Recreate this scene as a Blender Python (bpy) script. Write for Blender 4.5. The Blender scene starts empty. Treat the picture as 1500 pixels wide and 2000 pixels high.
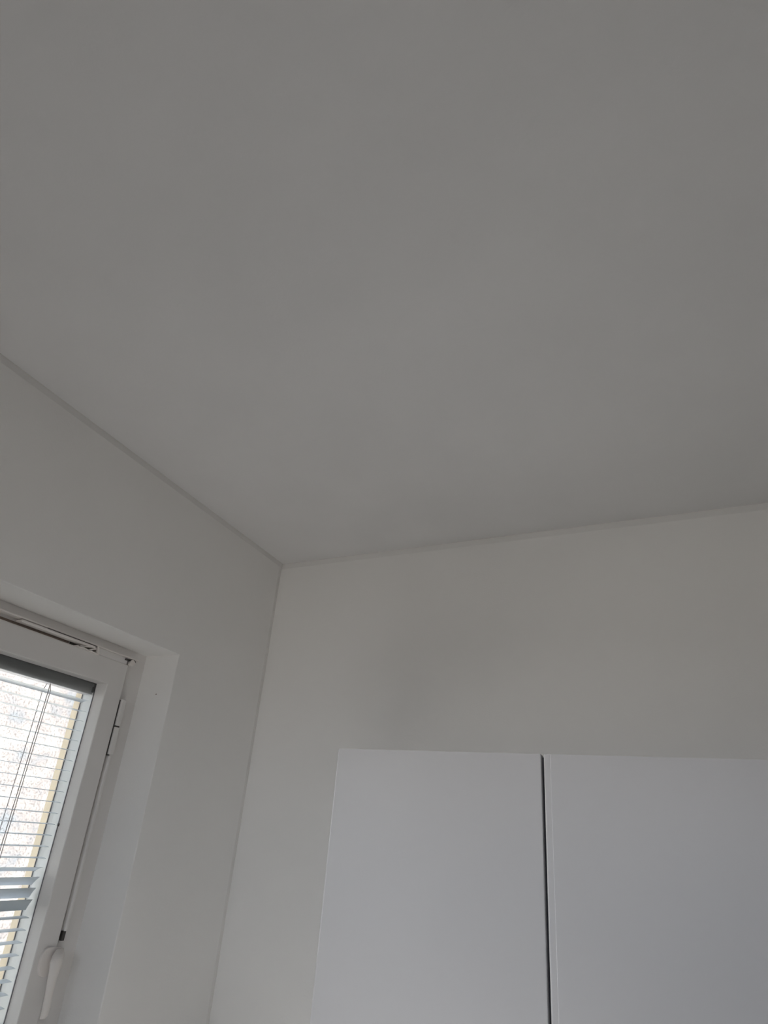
import bpy, bmesh, math
from mathutils import Vector, Matrix, noise

# ------------------------------------------------------------------ camera, light, exposure
scene = bpy.context.scene
S = 0.77                      # survey units -> metres (about the eye height)
def W(p):                     # survey coordinates -> world metres
    return Vector((p[0]*S, p[1]*S, 1.7 + (p[2]-1.7)*S))

cam_data = bpy.data.cameras.new('camera')
cam = bpy.data.objects.new('camera', cam_data)
scene.collection.objects.link(cam)
right = Vector((0.89821492, 0.43083991, 0.08710298))
up = Vector((0.10430184, -0.40141111, 0.9099397))
fwd = Vector((-0.42700243, 0.80823641, 0.40549084))
m3 = Matrix((right, up, -fwd)).transposed()
cam.matrix_world = Matrix.Translation(W((1.51672641, -2.04751093, 1.7))) @ m3.to_4x4()
cam_data.sensor_fit = 'VERTICAL'
cam_data.sensor_height = 36.0
cam_data.lens = 36.0*1182.457/2000.0
cam_data.shift_x = 29.634/2000.0
cam_data.shift_y = 108.967/2000.0
cam_data.clip_start = 0.02
cam_data.clip_end = 200
scene.camera = cam

SKY = 5.6
GROUND = 7.5
world = bpy.data.worlds.new('daylight')
scene.world = world
world.use_nodes = True
nt = world.node_tree
nt.nodes.clear()
tc = nt.nodes.new('ShaderNodeTexCoord')
sp = nt.nodes.new('ShaderNodeSeparateXYZ')
mr = nt.nodes.new('ShaderNodeMapRange')
mr.interpolation_type = 'SMOOTHSTEP'
mr.inputs['From Min'].default_value = -0.12
mr.inputs['From Max'].default_value = 0.12
mix = nt.nodes.new('ShaderNodeMix')
mix.data_type = 'RGBA'
mix.inputs[6].default_value = (1.0*GROUND, 0.92*GROUND, 0.86*GROUND, 1)
mix.inputs[7].default_value = (0.85*SKY, 0.895*SKY, 1.0*SKY, 1)
bg = nt.nodes.new('ShaderNodeBackground')
wo = nt.nodes.new('ShaderNodeOutputWorld')
nt.links.new(tc.outputs['Generated'], sp.inputs[0])
nt.links.new(sp.outputs['Z'], mr.inputs['Value'])
nt.links.new(mr.outputs['Result'], mix.inputs[0])
nt.links.new(mix.outputs[2], bg.inputs['Color'])
nt.links.new(bg.outputs[0], wo.inputs[0])

sun_d = bpy.data.lights.new('sun', 'SUN')
sun_d.energy = 29.0
sun_d.angle = 0.01
sun_d.color = (1.0, 0.955, 0.93)
sun = bpy.data.objects.new('sun', sun_d)
scene.collection.objects.link(sun)
sun.rotation_euler = Vector((-0.13, 0.88, -0.42)).to_track_quat('-Z', 'Y').to_euler()

def portal(name, loc, rot, sx, sy):
    d = bpy.data.lights.new(name, 'AREA')
    d.shape = 'RECTANGLE'; d.size = sx; d.size_y = sy
    d.cycles.is_portal = True
    o = bpy.data.objects.new(name, d)
    scene.collection.objects.link(o)
    o.location = loc; o.rotation_euler = rot
    return o

vs = scene.view_settings
vs.view_transform = 'Standard'
vs.look = 'None'
vs.gamma = 1.0
vs.use_curve_mapping = False
vs.exposure = 0.02
cy = scene.cycles
cy.use_denoising = True
cy.max_bounces = 16
cy.diffuse_bounces = 10
cy.transparent_max_bounces = 12
cy.sample_clamp_indirect = 6.0

# ------------------------------------------------------------------ materials
def mat(name, col, rough=0.6, spec=0.5, metallic=0.0, mottling=0.0, mott_scale=3.0, bump=0.0, bump_scale=300.0, fine=0.0):
    m = bpy.data.materials.new(name)
    m.use_nodes = True
    n = m.node_tree.nodes; l = m.node_tree.links
    b = n['Principled BSDF']
    b.inputs['Roughness'].default_value = rough
    b.inputs['Specular IOR Level'].default_value = spec
    b.inputs['Metallic'].default_value = metallic
    t = n.new('ShaderNodeTexCoord')
    ns = n.new('ShaderNodeTexNoise')
    ns.inputs['Scale'].default_value = mott_scale
    ns.inputs['Detail'].default_value = 4
    l.new(t.outputs['Object'], ns.inputs['Vector'])
    r = n.new('ShaderNodeMapRange')
    r.inputs['From Min'].default_value = 0.3
    r.inputs['From Max'].default_value = 0.7
    r.inputs['To Min'].default_value = 1 - mottling
    r.inputs['To Max'].default_value = 1
    l.new(ns.outputs['Fac'], r.inputs['Value'])
    mx = n.new('ShaderNodeVectorMath'); mx.operation = 'SCALE'
    mx.inputs[0].default_value = col
    l.new(r.outputs['Result'], mx.inputs['Scale'])
    l.new(mx.outputs[0], b.inputs['Base Color'])
    if bump:
        bn = n.new('ShaderNodeTexNoise')
        bn.inputs['Scale'].default_value = bump_scale
        bn.inputs['Detail'].default_value = 3
        l.new(t.outputs['Object'], bn.inputs['Vector'])
        bp = n.new('ShaderNodeBump')
        bp.inputs['Strength'].default_value = bump
        bp.inputs['Distance'].default_value = 0.001
        l.new(bn.outputs['Fac'], bp.inputs['Height'])
        l.new(bp.outputs['Normal'], b.inputs['Normal'])
    return m

WALL_M = mat('wall_paint', (0.835, 0.825, 0.812), 0.9, 0.2, mottling=0.02, mott_scale=2.5, bump=0.25, bump_scale=220)
FAR_M = mat('dark_bounce_limit_paint', (0.14, 0.135, 0.13), 0.9, 0.2, mottling=0.02, mott_scale=2.5)  # dark tone given to unseen surfaces to limit bounced light
BOUNCE_TOP_M = mat('pale_bounce_laminate', (0.78, 0.78, 0.78), 0.5, 0.4, mottling=0.08, mott_scale=30)  # top of the added table that bounces sunlight
CEIL_M = mat('ceiling_paint', (0.82, 0.81, 0.81), 0.92, 0.15, mottling=0.045, mott_scale=3.2, bump=0.25, bump_scale=180)
FLOOR_M = mat('floor_wood', (0.09, 0.082, 0.075), 0.5, 0.4, mottling=0.25, mott_scale=4)
FRAME_M = mat('white_window_enamel', (0.74, 0.72, 0.705), 0.38, 0.5, mottling=0.03, mott_scale=8)
INNER_M = mat('white_inner_enamel', (0.58, 0.585, 0.58), 0.5, 0.4, mottling=0.02, mott_scale=8)
HW_M = mat('cream_plastic', (0.78, 0.74, 0.71), 0.4, 0.5)
DARK_M = mat('dark_metal_and_gap_shade', (0.06, 0.055, 0.05), 0.5, 0.4)  # dark metal parts, also the painted shade in the hinge gap
GASKET_M = mat('grey_rubber', (0.13, 0.13, 0.14), 0.7, 0.3)
CREAM_M = mat('cream_exterior_paint', (0.30, 0.25, 0.18), 0.7, 0.3, mottling=0.12, mott_scale=14)
HEAD_M = mat('grey_headrail_metal', (0.42, 0.42, 0.44), 0.45, 0.5)
SLAT_M = mat('pale_slat_enamel', (0.58, 0.62, 0.67), 0.4, 0.5)
CORD_M = mat('grey_cord', (0.28, 0.24, 0.24), 0.8, 0.2)
CAB_M = mat('satin_white_laminate', (0.65, 0.64, 0.655), 0.42, 0.5, mottling=0.012, mott_scale=2.0)
CARC_M = mat('white_carcass_board', (0.74, 0.74, 0.74), 0.6, 0.4)
SHADOW_GAP_M = mat('door_gap_shade', (0.035, 0.035, 0.045), 0.6, 0.3)
HOLE_SHADE_M = mat('brown_hole_and_rail_shade', (0.25, 0.2, 0.17), 0.8, 0.2)  # plug hole colour, also the painted shade under the tilt rail

def glass_mat():
    m = bpy.data.materials.new('window_glass')
    m.use_nodes = True
    n = m.node_tree.nodes; l = m.node_tree.links
    n.clear()
    o = n.new('ShaderNodeOutputMaterial')
    tr = n.new('ShaderNodeBsdfTransparent'); tr.inputs[0].default_value = (0.97, 0.985, 0.98, 1)
    gl = n.new('ShaderNodeBsdfGlossy'); gl.inputs['Roughness'].default_value = 0.02
    fr = n.new('ShaderNodeFresnel'); fr.inputs['IOR'].default_value = 1.45
    mx = n.new('ShaderNodeMixShader')
    l.new(fr.outputs[0], mx.inputs[0]); l.new(tr.outputs[0], mx.inputs[1]); l.new(gl.outputs[0], mx.inputs[2])
    l.new(mx.outputs[0], o.inputs[0])
    return m
GLASS_M = glass_mat()

def stucco_mat():
    m = bpy.data.materials.new('pebbled_pink_render')
    m.use_nodes = True
    n = m.node_tree.nodes; l = m.node_tree.links
    b = n['Principled BSDF']; b.inputs['Roughness'].default_value = 0.95
    b.inputs['Specular IOR Level'].default_value = 0.1
    t = n.new('ShaderNodeTexCoord')
    big = n.new('ShaderNodeTexNoise'); big.inputs['Scale'].default_value = 1.6; big.inputs['Detail'].default_value = 3
    fine = n.new('ShaderNodeTexNoise'); fine.inputs['Scale'].default_value = 26; fine.inputs['Detail'].default_value = 2
    l.new(t.outputs['Object'], big.inputs['Vector']); l.new(t.outputs['Object'], fine.inputs['Vector'])
    r1 = n.new('ShaderNodeValToRGB')
    r1.color_ramp.elements[0].position = 0.36; r1.color_ramp.elements[0].color = (0.145, 0.15, 0.16, 1)
    r1.color_ramp.elements[1].position = 0.62; r1.color_ramp.elements[1].color = (0.235, 0.225, 0.215, 1)
    e = r1.color_ramp.elements.new(0.48); e.color = (0.19, 0.168, 0.162, 1)
    l.new(big.outputs['Fac'], r1.inputs[0])
    r2 = n.new('ShaderNodeMapRange')
    r2.inputs['From Min'].default_value = 0.36; r2.inputs['From Max'].default_value = 0.52
    r2.inputs['To Min'].default_value = 0.62; r2.inputs['To Max'].default_value = 1.1
    l.new(fine.outputs['Fac'], r2.inputs['Value'])
    v = n.new('ShaderNodeVectorMath'); v.operation = 'SCALE'
    l.new(r1.outputs[0], v.inputs[0]); l.new(r2.outputs['Result'], v.inputs['Scale'])
    l.new(v.outputs[0], b.inputs['Base Color'])
    return m
STUCCO_M = stucco_mat()

# ------------------------------------------------------------------ helpers
def link(o, parent=None):
    scene.collection.objects.link(o)
    if parent is not None:
        o.parent = parent
    return o

def empty(name, loc=(0, 0, 0)):
    o = bpy.data.objects.new(name, None)
    o.empty_display_size = 0.1
    o.location = loc
    return link(o)

def tag(o, label=None, cat=None, group=None, kind=None):
    if label: o['label'] = label
    if cat: o['category'] = cat
    if group: o['group'] = group
    if kind: o['kind'] = kind
    return o

def emit(name, bm, m, parent=None, smooth=False, raw=False):
    """Link a bmesh whose vertices are in survey coordinates as one mesh object."""
    bmesh.ops.recalc_face_normals(bm, faces=bm.faces)
    off = parent.matrix_basis.translation if parent is not None else Vector((0, 0, 0))
    p = parent
    while p is not None and p.parent is not None:
        p = p.parent
        off = off + p.matrix_basis.translation
    for v in bm.verts:
        v.co = (v.co if raw else W(v.co)) - off
    if smooth:
        for f in bm.faces: f.smooth = True
    me = bpy.data.meshes.new(name)
    bm.to_mesh(me); bm.free()
    me.materials.append(m)
    o = bpy.data.objects.new(name, me)
    return link(o, parent)

def box(bm, x0, x1, y0, y1, z0, z1, bev=0.0, seg=2):
    r = bmesh.ops.create_cube(bm, size=1.0)
    vv = r['verts']
    for v in vv:
        v.co = Vector(((x0+x1)/2+v.co.x*(x1-x0), (y0+y1)/2+v.co.y*(y1-y0), (z0+z1)/2+v.co.z*(z1-z0)))
    if bev > 0:
        es = list({e for v in vv for e in v.link_edges})
        bmesh.ops.bevel(bm, geom=es, offset=bev, segments=seg, affect='EDGES', profile=0.5)
    return bm

def ring(bm, prof, ya, yb, za, zb):
    """Mitred rectangular ring around an opening in the window plane.
    prof: closed list of (x, inset) ; ya<yb, za<zb is the reference rectangle."""
    loops = []
    for (x, d) in prof:
        loops.append([bm.verts.new((x, ya+d, za+d)), bm.verts.new((x, yb-d, za+d)),
                      bm.verts.new((x, yb-d, zb-d)), bm.verts.new((x, ya+d, zb-d))])
    n = len(prof)
    for i in range(n):
        a = loops[i]; b = loops[(i+1) % n]
        for k in range(4):
            bm.faces.new((a[k], a[(k+1) % 4], b[(k+1) % 4], b[k]))
    return bm

def extrude_x(bm, outline, x0, x1, bev=0.0, seg=2):
    """Outline given as (y,z) points, extruded from x0 to x1 (x1 = the room side)."""
    a = [bm.verts.new((x0, y, z)) for y, z in outline]
    b = [bm.verts.new((x1, y, z)) for y, z in outline]
    n = len(outline)
    bm.faces.new(a); top = bm.faces.new(b)
    for i in range(n):
        bm.faces.new((a[i], a[(i+1) % n], b[(i+1) % n], b[i]))
    if bev:
        bmesh.ops.bevel(bm, geom=list(top.edges), offset=bev, segments=seg, affect='EDGES', profile=0.5)
    return bm

def extrude_z(bm, outline, z0, z1, bev_top=0.0):
    a = [bm.verts.new((x, y, z0)) for x, y in outline]
    b = [bm.verts.new((x, y, z1)) for x, y in outline]
    n = len(outline)
    bm.faces.new(a); top = bm.faces.new(b)
    for i in range(n):
        bm.faces.new((a[i], a[(i+1) % n], b[(i+1) % n], b[i]))
    if bev_top:
        bmesh.ops.bevel(bm, geom=list(top.edges), offset=bev_top, segments=3, affect='EDGES', profile=0.5)
    return bm

def tube(bm, pts, r, n=8):
    rings = []
    for i, p in enumerate(pts):
        p = Vector(p)
        a = Vector(pts[max(i-1, 0)]); b = Vector(pts[min(i+1, len(pts)-1)])
        t = (b-a).normalized()
        u = t.orthogonal().normalized() if abs(t.z) < 0.9 else Vector((1, 0, 0))
        u = (u - t*u.dot(t)).normalized(); v = t.cross(u)
        rings.append([bm.verts.new(p + (u*math.cos(2*math.pi*k/n) + v*math.sin(2*math.pi*k/n))*r) for k in range(n)])
    for i in range(len(rings)-1):
        for k in range(n):
            bm.faces.new((rings[i][k], rings[i][(k+1) % n], rings[i+1][(k+1) % n], rings[i+1][k]))
    bm.faces.new(rings[0]); bm.faces.new(rings[-1])
    return bm

# ------------------------------------------------------------------ room shell
H = 2.8
ZF = 1.7 - 1.7/S             # floor in survey units (world z = 0)
RX, RY = 3.0, -3.6           # far ends of the room
OY0, OY1 = -1.43, -0.5147    # window opening
OZ0, OZ1 = 1.0, 2.2187
T = 0.30                     # outer wall thickness

# window wall, one mesh with the opening cut through, fine plaster arris
def pierced(us, zs, holes, place0, place1):
    """a thick wall with rectangular holes; place0/place1 map (u, z) to the inner and outer face"""
    bm = bmesh.new()
    g0 = [[bm.verts.new(place0(u, z)) for z in zs] for u in us]
    g1 = [[bm.verts.new(place1(u, z)) for z in zs] for u in us]
    NI, NJ = len(us)-1, len(zs)-1
    solid = lambda i, j: 0 <= i < NI and 0 <= j < NJ and (i, j) not in holes
    for i in range(NI):
        for j in range(NJ):
            if not solid(i, j): continue
            for g in (g0, g1):
                bm.faces.new((g[i][j], g[i+1][j], g[i+1][j+1], g[i][j+1]))
            for (di, dj, a, b) in ((-1, 0, (i, j), (i, j+1)), (1, 0, (i+1, j), (i+1, j+1)), (0, -1, (i, j), (i+1, j)), (0, 1, (i, j+1), (i+1, j+1))):
                if not solid(i+di, j+dj):
                    bm.faces.new((g0[a[0]][a[1]], g0[b[0]][b[1]], g1[b[0]][b[1]], g1[a[0]][a[1]]))
    return bm
# wedge crease added where planes meet, shaped to draw a soft dark corner line
CW, CDP = 0.030, 0.010
bm = pierced([RY, OY0, OY1, -CW, 0.0], [ZF, OZ0, OZ1, H-CW, H], {(1, 1)},
             lambda u, z: (-CDP if (u == 0.0 or z == H) else 0.0, u, z), lambda u, z: (-T, u, z))
arris = []
for e in bm.edges:
    if all(abs(v.co.x) < 1e-6 for v in e.verts):
        a, b = e.verts
        ins = lambda v: OY0-1e-6 <= v.co.y <= OY1+1e-6 and OZ0-1e-6 <= v.co.z <= OZ1+1e-6
        if ins(a) and ins(b): arris.append(e)
bmesh.ops.bevel(bm, geom=arris, offset=0.003, segments=3, affect='EDGES', profile=0.5)
wall_left = tag(emit('wall_left', bm, WALL_M), kind='structure')

bm = pierced([-T, RX+T], [ZF, H-CW, H], set(), lambda u, z: (u, CDP if z == H else 0.0, z), lambda u, z: (u, 0.25, z))
tag(emit('wall_back', bm, WALL_M), kind='structure')
bm = box(bmesh.new(), RX, RX+T, RY, 0.0, ZF, H)
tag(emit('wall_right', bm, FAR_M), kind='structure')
FX0, FX1, FZ0, FZ1 = 0.50, 2.38, 1.60, 2.40  # opening for the added fill window
bm = pierced([-T, FX0, FX1, RX+T], [ZF, FZ0, FZ1, H], {(1, 1)}, lambda u, z: (u, RY, z), lambda u, z: (u, RY-0.25, z))
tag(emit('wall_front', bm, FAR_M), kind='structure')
bm = box(bmesh.new(), -T, RX+T, RY-0.25, 0.25, H, H+0.25)
tag(emit('ceiling', bm, CEIL_M), kind='structure')
bm = box(bmesh.new(), -T, RX+T, RY-0.25, 0.25, ZF-0.2, ZF)
tag(emit('floor', bm, FLOOR_M), kind='structure')

wc = W((-T-0.012, (OY0+OY1)/2, (OZ0+OZ1)/2))
portal('window_daylight_portal', wc, (0, math.radians(-90), 0), (OZ1-OZ0)*S, (OY1-OY0)*S)
portal('fill_window_portal', W(((FX0+FX1)/2, RY-0.25-0.012, (FZ0+FZ1)/2)), (math.radians(90), 0, 0), (FX1-FX0)*S, (FZ1-FZ0)*S)

# ------------------------------------------------------------------ window
win = empty('window_1', W((-0.152, OY1, OZ0)))
tag(win, kind='structure')
# fixed frame in the opening
bm = ring(bmesh.new(), [(-0.152, 0), (-0.152, 0.095), (-0.170, 0.095), (-0.180, 0.090), (-0.245, 0.090), (-0.245, 0)], OY0, OY1, OZ0, OZ1)
emit('window_frame', bm, FRAME_M, win)

# inner casement
SYA, SYB, SZA, SZB = OY0+0.0823, -0.597, OZ0+0.055, 2.1645
sw = 0.0675; tw = 0.0815
bm = bmesh.new()
def rect_ring(bm, prof, ya, yb, za, zb):
    """like ring() with separate side and top/bottom insets: prof (x, dy, dz)"""
    loops = []
    for (x, d, e) in prof:
        loops.append([bm.verts.new((x, ya+d, za+e)), bm.verts.new((x, yb-d, za+e)),
                      bm.verts.new((x, yb-d, zb-e)), bm.verts.new((x, ya+d, zb-e))])
    n = len(prof)
    for i in range(n):
        a = loops[i]; b = loops[(i+1) % n]
        for k in range(4):
            bm.faces.new((a[k], a[(k+1) % 4], b[(k+1) % 4], b[k]))
rect_ring(bm, [(-0.1505, 0, 0), (-0.139, 0, 0), (-0.1362, 0.0012, 0.0012), (-0.135, 0.004, 0.004),
               (-0.135, sw-0.002, tw-0.002), (-0.137, sw, tw), (-0.1745, sw+0.0072, tw+0.001),
               (-0.1745, 0.030, 0.030), (-0.1505, 0.030, 0.030)], SYA, SYB, SZA, SZB)
sash = emit('sash', bm, FRAME_M, win)
IY0, IY1 = SYA+sw+0.0072, SYB-sw-0.0072      # glazing opening sides  (-0.6717)
IZ0, IZ1 = SZA+tw, SZB-tw
bm = bmesh.new(); rect_ring(bm, [(-0.1745, -0.010, -0.010), (-0.1745, 0.0018, 0.0018), (-0.1772, 0.0018, 0.0018), (-0.1772, -0.010, -0.010)], IY0, IY1, IZ0, IZ1)
emit('gasket', bm, GASKET_M, sash)
bm = box(bmesh.new(), -0.1765, -0.1750, IY0-0.006, IY1+0.006, IZ0-0.006, IZ1+0.006)
emit('glass_pane', bm, GLASS_M, sash)
# outer casement coupled behind it
bm = bmesh.new(); rect_ring(bm, [(-0.1775, -0.055, -0.055), (-0.1775, 0, 0), (-0.2262, 0, 0), (-0.2262, -0.055, -0.055)], IY0, IY1, IZ0, IZ1)
outer = emit('outer_sash', bm, INNER_M, win)
bm = bmesh.new(); rect_ring(bm, [(-0.2262, -0.012, -0.012), (-0.2262, 0.0020, 0.0020), (-0.2290, 0.0020, 0.0020), (-0.2290, -0.012, -0.012)], IY0, IY1, IZ0, IZ1)
emit('gasket', bm, GASKET_M, outer)
bm = box(bmesh.new(), -0.2283, -0.2268, IY0-0.006, IY1+0.006, IZ0-0.006, IZ1+0.006)
emit('glass_pane', bm, GLASS_M, outer)
bm = bmesh.new(); rect_ring(bm, [(-0.2292, -0.055, -0.055), (-0.2292, 0, 0), (-0.2590, 0, 0), (-0.2590, -0.055, -0.055)], IY0, IY1, IZ0, IZ1)
tag(emit('exterior_trim', bm, CREAM_M, outer), label='cream painted outer casement edge')

# inner window board and outer sill
bm = box(bmesh.new(), -0.152, 0.03, OY0+0.001, OY1-0.001, OZ0-0.0, OZ0+0.02, 0.003)
emit('window_sill', bm, FRAME_M, win)

# vertical cover strip, hinge, keeper on the near edge of the casement
bm = box(bmesh.new(), -0.152, -0.131, -0.5885, -0.578, 1.376, 1.868, 0.003)
emit('cover_strip', bm, FRAME_M, win)
hinge = emit('hinge', box(bmesh.new(), -0.152, -0.130, -0.5925, -0.573, 1.9625, 2.050, 0.0035, 3), FRAME_M, win)
emit('hinge_knuckle', box(bmesh.new(), -0.152, -0.130, -0.5925, -0.573, 1.871, 1.9585, 0.0035, 3), FRAME_M, hinge)
bm = box(bmesh.new(), -0.151, -0.1365, -0.5968, -0.5928, 1.869, 2.046)  # dark strips stand in for the shade in the hinge gap
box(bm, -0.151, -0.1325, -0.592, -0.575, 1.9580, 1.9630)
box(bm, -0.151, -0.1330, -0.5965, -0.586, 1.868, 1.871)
tag(emit('hinge_gap_shade', bm, DARK_M, hinge), label='dark strips painting the shade of the hinge gap')
bm = box(bmesh.new(), -0.152, -0.1345, -0.5905, -0.580, 1.352, 1.376, 0.001)
tag(emit('keeper', bm, DARK_M, win), label='dark metal keeper above the handle')

# handle: rosette on the casement, lever hanging down
hnd = empty('handle', (0, 0, 0)); hnd.parent = win
HX = -0.127
CAM = Vector((1.51672641, -2.04751093, 1.7))
def on_x(px, py, x):           # outline measured on a plane of the window wall
    d = right*((px-750+29.634)/1182.457) + up*(-(py-1000-108.967)/1182.457) + fwd
    t = (x-CAM.x)/d.x
    p = CAM + d*t
    return (p.y, p.z)
ros = [on_x(a, b, HX) for a, b in [(76.5, 1893), (79, 1878), (84, 1864), (90, 1855), (97, 1851), (108, 1850), (124, 1851), (124, 1870), (121, 1890), (104, 1907), (84, 1909), (78, 1905)]]
emit('rosette', extrude_x(bmesh.new(), ros, -0.1352, HX, 0.0018, 3), HW_M, hnd)
bm = bmesh.new()
LX = -0.104
rows = [(1853, 111, 125.5, -0.126, 0.006), (1858, 108, 126, -0.117, 0.010), (1866, 104, 124.6, -0.108, 0.013), (1880, 97.6, 121.8, LX, 0.012), (1895, 96.0, 117.3, LX, 0.010),
        (1917, 91.8, 110.2, LX, 0.009), (1945, 87.2, 102.8, LX, 0.0085), (1972, 82.2, 97.8, LX, 0.0085), (1985, 78.8, 93.5, LX, 0.008), (1990, 77.5, 88.0, LX, 0.005)]
secs = []
for (py, xa, xb, xc, th) in rows:
    a = on_x(xa, py, xc); b = on_x(xb, py, xc)
    yc = (a[0]+b[0])/2; hw = abs(b[0]-a[0])/2*0.86; zc = (a[1]+b[1])/2
    sec = []
    for k in range(16):
        t = 2*math.pi*k/16
        cy_, sx_ = math.cos(t), math.sin(t)
        f = 1.0 if sx_ < 0 else (0.55+0.45*abs(sx_)**2.2)   # soft ridge on the room side
        sec.append(bm.verts.new((xc + sx_*th*f*1.0, yc + math.copysign(abs(cy_)**0.75, cy_)*hw, zc)))
    secs.append(sec)
for i in range(len(secs)-1):
    for k in range(16):
        bm.faces.new((secs[i][k], secs[i][(k+1) % 16], secs[i+1][(k+1) % 16], secs[i+1][k]))
bm.faces.new(secs[0]); bm.faces.new(secs[-1])
lever = emit('lever', bm, HW_M, hnd, smooth=True)
ym, zm = on_x(113, 1866, -0.12)
bm = bmesh.new(); tube(bm, [(-0.134, ym, zm), (-0.118, ym, zm), (-0.106, ym, zm)], 0.011, 16)
emit('spindle', bm, HW_M, hnd, smooth=True)

# tilt hardware over the casement
stay = emit('tilt_rail', box(bmesh.new(), -0.152, -0.124, OY0+0.06, -0.570, 2.1835, 2.1885, 0.0015), HW_M, win)
bm = box(bmesh.new(), -0.150, -0.121, -1.020, -0.755, 2.1735, 2.1815, 0.0035, 3)
emit('stay_arm', bm, HW_M, stay)
# slotted bracket
bm = bmesh.new()
def bar(bm, p, q, w, x0, x1):
    (y0, z0), (y1, z1) = p, q
    d = Vector((y1-y0, z1-z0)).normalized(); nrm = Vector((-d.y, d.x))*w/2
    extrude_x(bm, [(y0+nrm.x, z0+nrm.y), (y1+nrm.x, z1+nrm.y), (y1-nrm.x, z1-nrm.y), (y0-nrm.x, z0-nrm.y)], x0, x1)
bar(bm, (-0.745, 2.184), (-0.735, 2.160), 0.006, -0.148, -0.124)
bar(bm, (-0.815, 2.166), (-0.735, 2.160), 0.0035, -0.148, -0.126)
bar(bm, (-0.815, 2.166), (-0.765, 2.1755), 0.0035, -0.148, -0.126)
bar(bm, (-0.775, 2.163), (-0.748, 2.176), 0.004, -0.148, -0.126)
emit('stay_bracket', bm, HW_M, stay)
bm = box(bmesh.new(), -0.1515, -0.148, -0.83, -0.748, 2.160, 2.176)
box(bm, -0.1515, -0.1225, -0.935, -0.80, 2.1817, 2.1833)
box(bm, -0.1515, -0.1225, -0.795, -0.752, 2.1817, 2.1833)
box(bm, -0.1515, -0.1225, -0.625, -0.612, 2.1742, 2.1795)
tag(emit('rail_slot', bm, DARK_M, stay), label='dark slots of the tilt hardware')
tag(emit('rail_shade', box(bmesh.new(), -0.1515, -0.1495, OY0+0.07, -0.835, 2.160, 2.1745), HOLE_SHADE_M, stay), label='dark strip painting the shade under the tilt rail')  # brown strip paints in the shade below the rail
bm = box(bmesh.new(), -0.1515, -0.1300, -0.742, -0.612, 2.1632, 2.1833, 0.001)
emit('cover_plate', bm, FRAME_M, stay)
bm = bmesh.new()
tube(bm, [(-0.150, -0.592, 2.1725), (-0.126, -0.592, 2.1725)], 0.0105, 20)
emit('corner_pivot', bm, HW_M, stay)
bm = bmesh.new()
arc = [(-0.592+0.0135*math.cos(t), 2.1725+0.0135*math.sin(t)) for t in [math.radians(a) for a in range(20, 161, 14)]]
arc2 = [(-0.592+0.0108*math.cos(t), 2.1725+0.0108*math.sin(t)) for t in [math.radians(a) for a in range(160, 19, -14)]]
extrude_x(bm, arc+arc2, -0.150, -0.1258)
tag(emit('pivot_gap', bm, DARK_M, stay), label='dark arc round the corner pivot')

# ------------------------------------------------------------------ unseen window added behind the camera to fill the room with light
wf = empty('fill_window', W((FX0, RY-0.10, FZ0)))
tag(wf, kind='structure')
bm = bmesh.new()
for (a, b, c, d) in ((FX0, FX1, FZ0, FZ0+0.07), (FX0, FX1, FZ1-0.07, FZ1), (FX0, FX0+0.07, FZ0+0.07, FZ1-0.07), (FX1-0.07, FX1, FZ0+0.07, FZ1-0.07),
                     ((FX0+FX1)/2-0.045, (FX0+FX1)/2+0.045, FZ0+0.07, FZ1-0.07)):
    box(bm, a, b, RY-0.19, RY-0.11, c, d)
emit('window_frame', bm, FRAME_M, wf)
bm = box(bmesh.new(), FX0+0.065, FX1-0.065, RY-0.153, RY-0.148, FZ0+0.065, FZ1-0.065)
emit('glass_pane', bm, GLASS_M, wf)

def on_y(px, py, y):
    d = right*((px-750+29.634)/1182.457) + up*(-(py-1000-108.967)/1182.457) + fwd
    return CAM + d*((y-CAM.y)/d.y)
p = on_y(305, 1356, OY1)
bm = bmesh.new(); tube(bm, [(p.x, OY1-0.0006, p.z), (p.x, OY1+0.004, p.z)], 0.0022, 10)
tag(emit('plug_hole', bm, HOLE_SHADE_M, wall_left), label='small dark plug hole in the window reveal')
p = on_y(115.5, 1611, IY1)
emit('latch', box(bmesh.new(), -0.1770, -0.1715, IY1-0.0035, IY1+0.001, p.z-0.004, p.z+0.004, 0.001), DARK_M, sash)

# ------------------------------------------------------------------ venetian blind between the panes
bl = empty('venetian_blind', W((-0.197, (IY0+IY1)/2, IZ0)))
tag(bl, 'pale metal venetian blind with grey headrail hanging in the window, three slats tipped', 'blind')
BY0, BY1 = IY0+0.004, IY1-0.004
bm = box(bmesh.new(), -0.2145, -0.1800, BY0, BY1, 2.0445, 2.0822, 0.002)
head = emit('headrail', bm, HEAD_M, bl)
bm = box(bmesh.new(), -0.190, -0.1785, BY1-0.0055, BY1+0.0025, 2.052, 2.070, 0.001)
emit('end_bracket', bm, GASKET_M, head)

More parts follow.
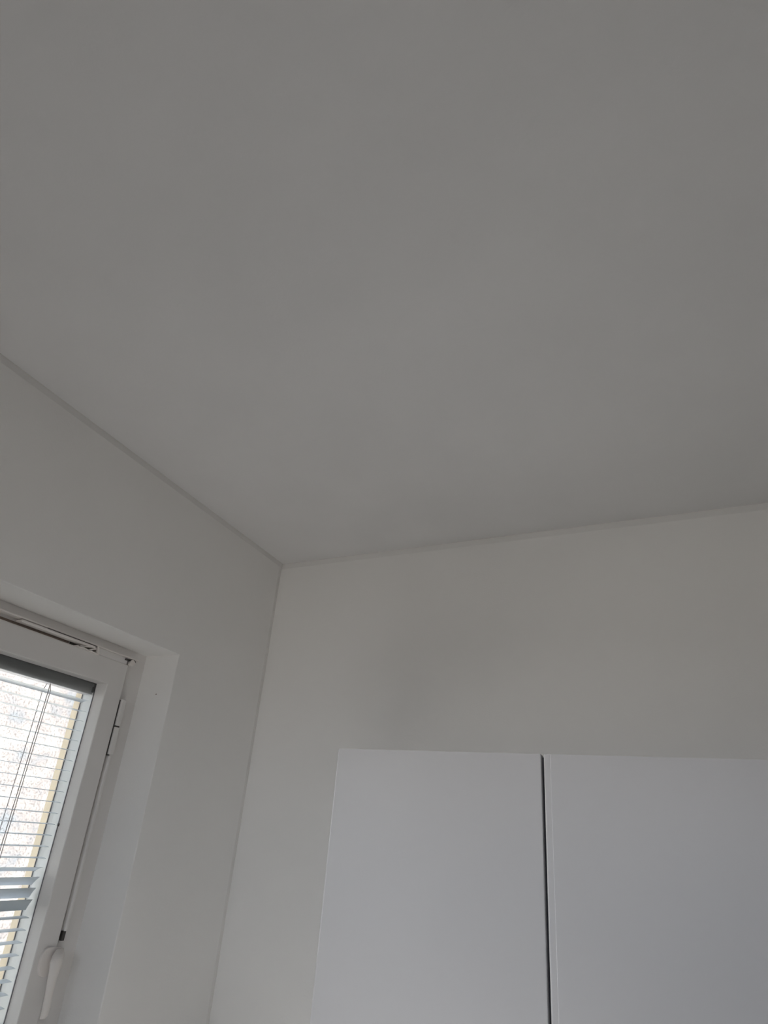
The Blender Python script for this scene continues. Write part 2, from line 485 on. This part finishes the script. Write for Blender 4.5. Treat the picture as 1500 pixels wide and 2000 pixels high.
def slat(z, ang, name='slat'):
    """ang: degrees the outer edge dips below the inner edge; a cambered strip."""
    bm = bmesh.new()
    w = 0.0335; n = 6; th = 0.0006; camber = 0.0015
    a = math.radians(ang)
    rows = []
    for s in (1, -1):
        for k in range(n+1):
            u = (k/n-0.5)*w
            h = camber*(1-(2*k/n-1)**2) + s*th/2
            x = -0.197 + u*math.cos(a) + -h*math.sin(a)
            zz = z + u*math.sin(a) + h*math.cos(a)
            rows.append((s, k, x, zz))
    top = [(x, zz) for s, k, x, zz in rows if s == 1]
    bot = [(x, zz) for s, k, x, zz in rows if s == -1][::-1]
    out = top+bot
    A = [bm.verts.new((x, BY0+0.003, zz)) for x, zz in out]
    B = [bm.verts.new((x, BY1-0.003, zz)) for x, zz in out]
    N = len(out)
    for i in range(N):
        bm.faces.new((A[i], A[(i+1) % N], B[(i+1) % N], B[i]))
    for i in range(n):
        j = N-1-i
        bm.faces.new((A[i], A[i+1], A[j-1], A[j])); bm.faces.new((B[i], B[i+1], B[j-1], B[j]))
    return emit(name, bm, SLAT_M, bl)
slat(2.0215, 9)
TILT = -2.5
special = {16: 22, 17: 42, 18: 54, 19: 59}
k = 1
while True:
    z = 1.9896 - 0.0305*(k-1)
    if z < IZ0+0.03: break
    slat(z, special.get(k, TILT))
    k += 1
bm = box(bmesh.new(), -0.212, -0.182, BY0+0.003, BY1-0.003, IZ0+0.004, IZ0+0.016, 0.002)
emit('bottom_rail', bm, HEAD_M, bl)
for yc in (-0.826, -1.12):
    zb = IZ0+0.016
    for x, r in ((-0.1785, 0.0007), (-0.2150, 0.0007)):
        mid = -0.19 if x > -0.19 else -0.204
        bm = bmesh.new(); tube(bm, [(mid, yc, 2.046), ((x+mid)/2, yc, 2.034), (x, yc, 2.022), (x, yc, 1.6), (x, yc, zb)], r*1.5, 6)
        emit('ladder_cord', bm, CORD_M, bl)
    bm = bmesh.new(); tube(bm, [(-0.1885, yc, 2.046), (-0.188, yc, 1.6), (-0.188, yc, zb)], 0.0012, 6)
    emit('lift_cord', bm, CORD_M, bl)

# ------------------------------------------------------------------ wall cabinet with two doors
CD = 0.37                      # front plane of the doors
CX0, CX1, CX2 = 0.5836, 1.1935, 1.812
CZT, CZB = 1.9394, 1.03
cab = empty('wall_cabinet', W((CX0, 0, CZB)))
tag(cab, 'white two-door wall cabinet with plain handleless fronts on the back wall', 'cabinet')
bm = bmesh.new()
cy0, cy1 = -CD+0.026, -0.0008
t = 0.021
box(bm, CX0+0.002, CX0+0.002+t, cy0, cy1, CZB+0.002, CZT-0.003)
box(bm, CX2-0.002-t, CX2-0.002, cy0, cy1, CZB+0.002, CZT-0.003)
box(bm, CX0+0.002+t, CX2-0.002-t, cy0, cy1, CZT-0.003-t, CZT-0.003)
box(bm, CX0+0.002+t, CX2-0.002-t, cy0, cy1, CZB+0.002, CZB+0.002+t)
box(bm, CX0+0.002+t, CX2-0.002-t, -0.02, cy1, CZB+0.002+t, CZT-0.003-t)
emit('carcass', bm, CARC_M, cab)
def door(x0, x1, left_bead):
    yb = -CD+0.0245; yf = -CD
    pts = [(x0, yb), (x0, yf+0.006)]
    r = 0.006
    for a in range(0, 91, 15):
        t_ = math.radians(a); pts.append((x0+r-r*math.cos(t_), yf+r-r*math.sin(t_)))
    if left_bead:
        b = left_bead                # shallow step beside the edge
        pts += [(x0+b, yf), (x0+b+0.0016, yf-0.0012), (x0+b+0.005, yf-0.0012)]
        yf2 = yf-0.0012
    else:
        yf2 = yf
    r = 0.003
    for a in range(0, 91, 15):
        t_ = math.radians(a); pts.append((x1-r+r*math.sin(t_), yf2+r-r*math.cos(t_)))
    pts.append((x1, yb))
    bm = extrude_z(bmesh.new(), pts, CZB, CZT, 0.0022)
    return emit('door', bm, CAB_M, cab)
door(CX0, CX1-0.001, 0)
door(CX1+0.0048, CX2, 0.017)
bm = box(bmesh.new(), CX1-0.004, CX1+0.011, -CD+0.020, -CD+0.027, CZB+0.004, CZT-0.006)  # dark strip stands in for the shade between the doors
tag(emit('gap_shade_strip', bm, SHADOW_GAP_M, cab), label='dark strip painting the shade of the gap between the doors')

# ------------------------------------------------------------------ unseen table added to bounce sunlight onto the ceiling
TX0, TX1, TY0, TY1, TZ = 0.45, 1.40, -1.45, -0.82, 0.60
tb = empty('bounce_table', W(((TX0+TX1)/2, (TY0+TY1)/2, ZF)))
tag(tb, 'pale laminate table added unseen to bounce sunlight up to the ceiling', 'table')
emit('table_top', box(bmesh.new(), TX0, TX1, TY0, TY1, TZ-0.035, TZ, 0.006), BOUNCE_TOP_M, tb)
bm = bmesh.new()
box(bm, TX0+0.06, TX1-0.06, TY0+0.05, TY0+0.075, TZ-0.14, TZ-0.0355)
box(bm, TX0+0.06, TX1-0.06, TY1-0.075, TY1-0.05, TZ-0.14, TZ-0.0355)
box(bm, TX0+0.05, TX0+0.075, TY0+0.08, TY1-0.08, TZ-0.14, TZ-0.0355)
box(bm, TX1-0.075, TX1-0.05, TY0+0.08, TY1-0.08, TZ-0.14, TZ-0.0355)
emit('apron', bm, CARC_M, tb)
for lx in (TX0+0.05, TX1-0.10):
    for ly in (TY0+0.05, TY1-0.10):
        emit('leg', box(bmesh.new(), lx, lx+0.05, ly, ly+0.05, ZF+0.0005, TZ-0.0355, 0.004), CARC_M, tb)

# ------------------------------------------------------------------ dark base unit added unseen under the wall cabinet to absorb sun
bc = empty('absorber_cabinet', W((1.3, -0.38, ZF)))
tag(bc, 'dark base cabinet with dark worktop added unseen below the white wall cabinet to absorb sun', 'cabinet')
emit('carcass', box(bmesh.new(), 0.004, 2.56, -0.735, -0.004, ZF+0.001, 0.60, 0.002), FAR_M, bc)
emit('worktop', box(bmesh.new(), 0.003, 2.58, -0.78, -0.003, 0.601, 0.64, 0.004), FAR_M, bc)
for i in range(4):
    x0 = 0.004+0.639*i
    d = emit('door', box(bmesh.new(), x0+0.003, x0+0.636, -0.762, -0.7355, ZF+0.13, 0.595, 0.002), FAR_M, bc)
    emit('handle', box(bmesh.new(), x0+0.22, x0+0.42, -0.79, -0.762, 0.53, 0.545, 0.003), HEAD_M, d)

# ------------------------------------------------------------------ balcony added unseen outside the fill window to block ground light
bk = empty('screen_balcony', W((1.2, RY-0.9, ZF)))
tag(bk, 'dark balcony with a solid parapet added unseen outside the fill window to block ground light', 'screen_balcony')
emit('floor_slab', box(bmesh.new(), -2.2, 4.6, RY-1.70, RY-0.26, ZF-0.2, ZF), FAR_M, bk)
emit('parapet', box(bmesh.new(), -2.2, 4.6, RY-1.85, RY-1.70, ZF-0.2, 1.60), FAR_M, bk)

# ------------------------------------------------------------------ the house across
NB = -11.0
nb = empty('neighbouring_building', (NB, 0, -1.6))
tag(nb, 'sunlit pale pebbled render building seen through the blind outside the window', 'building')
bm = box(bmesh.new(), NB-6, NB, 1.5, 20.0, -1.6, 7.0)
emit('facade', bm, STUCCO_M, nb, raw=True)
bm = box(bmesh.new(), NB-6.3, NB+0.35, 1.2, 20.3, 7.0, 7.25)
emit('roof_slab', bm, CARC_M, nb, raw=True)
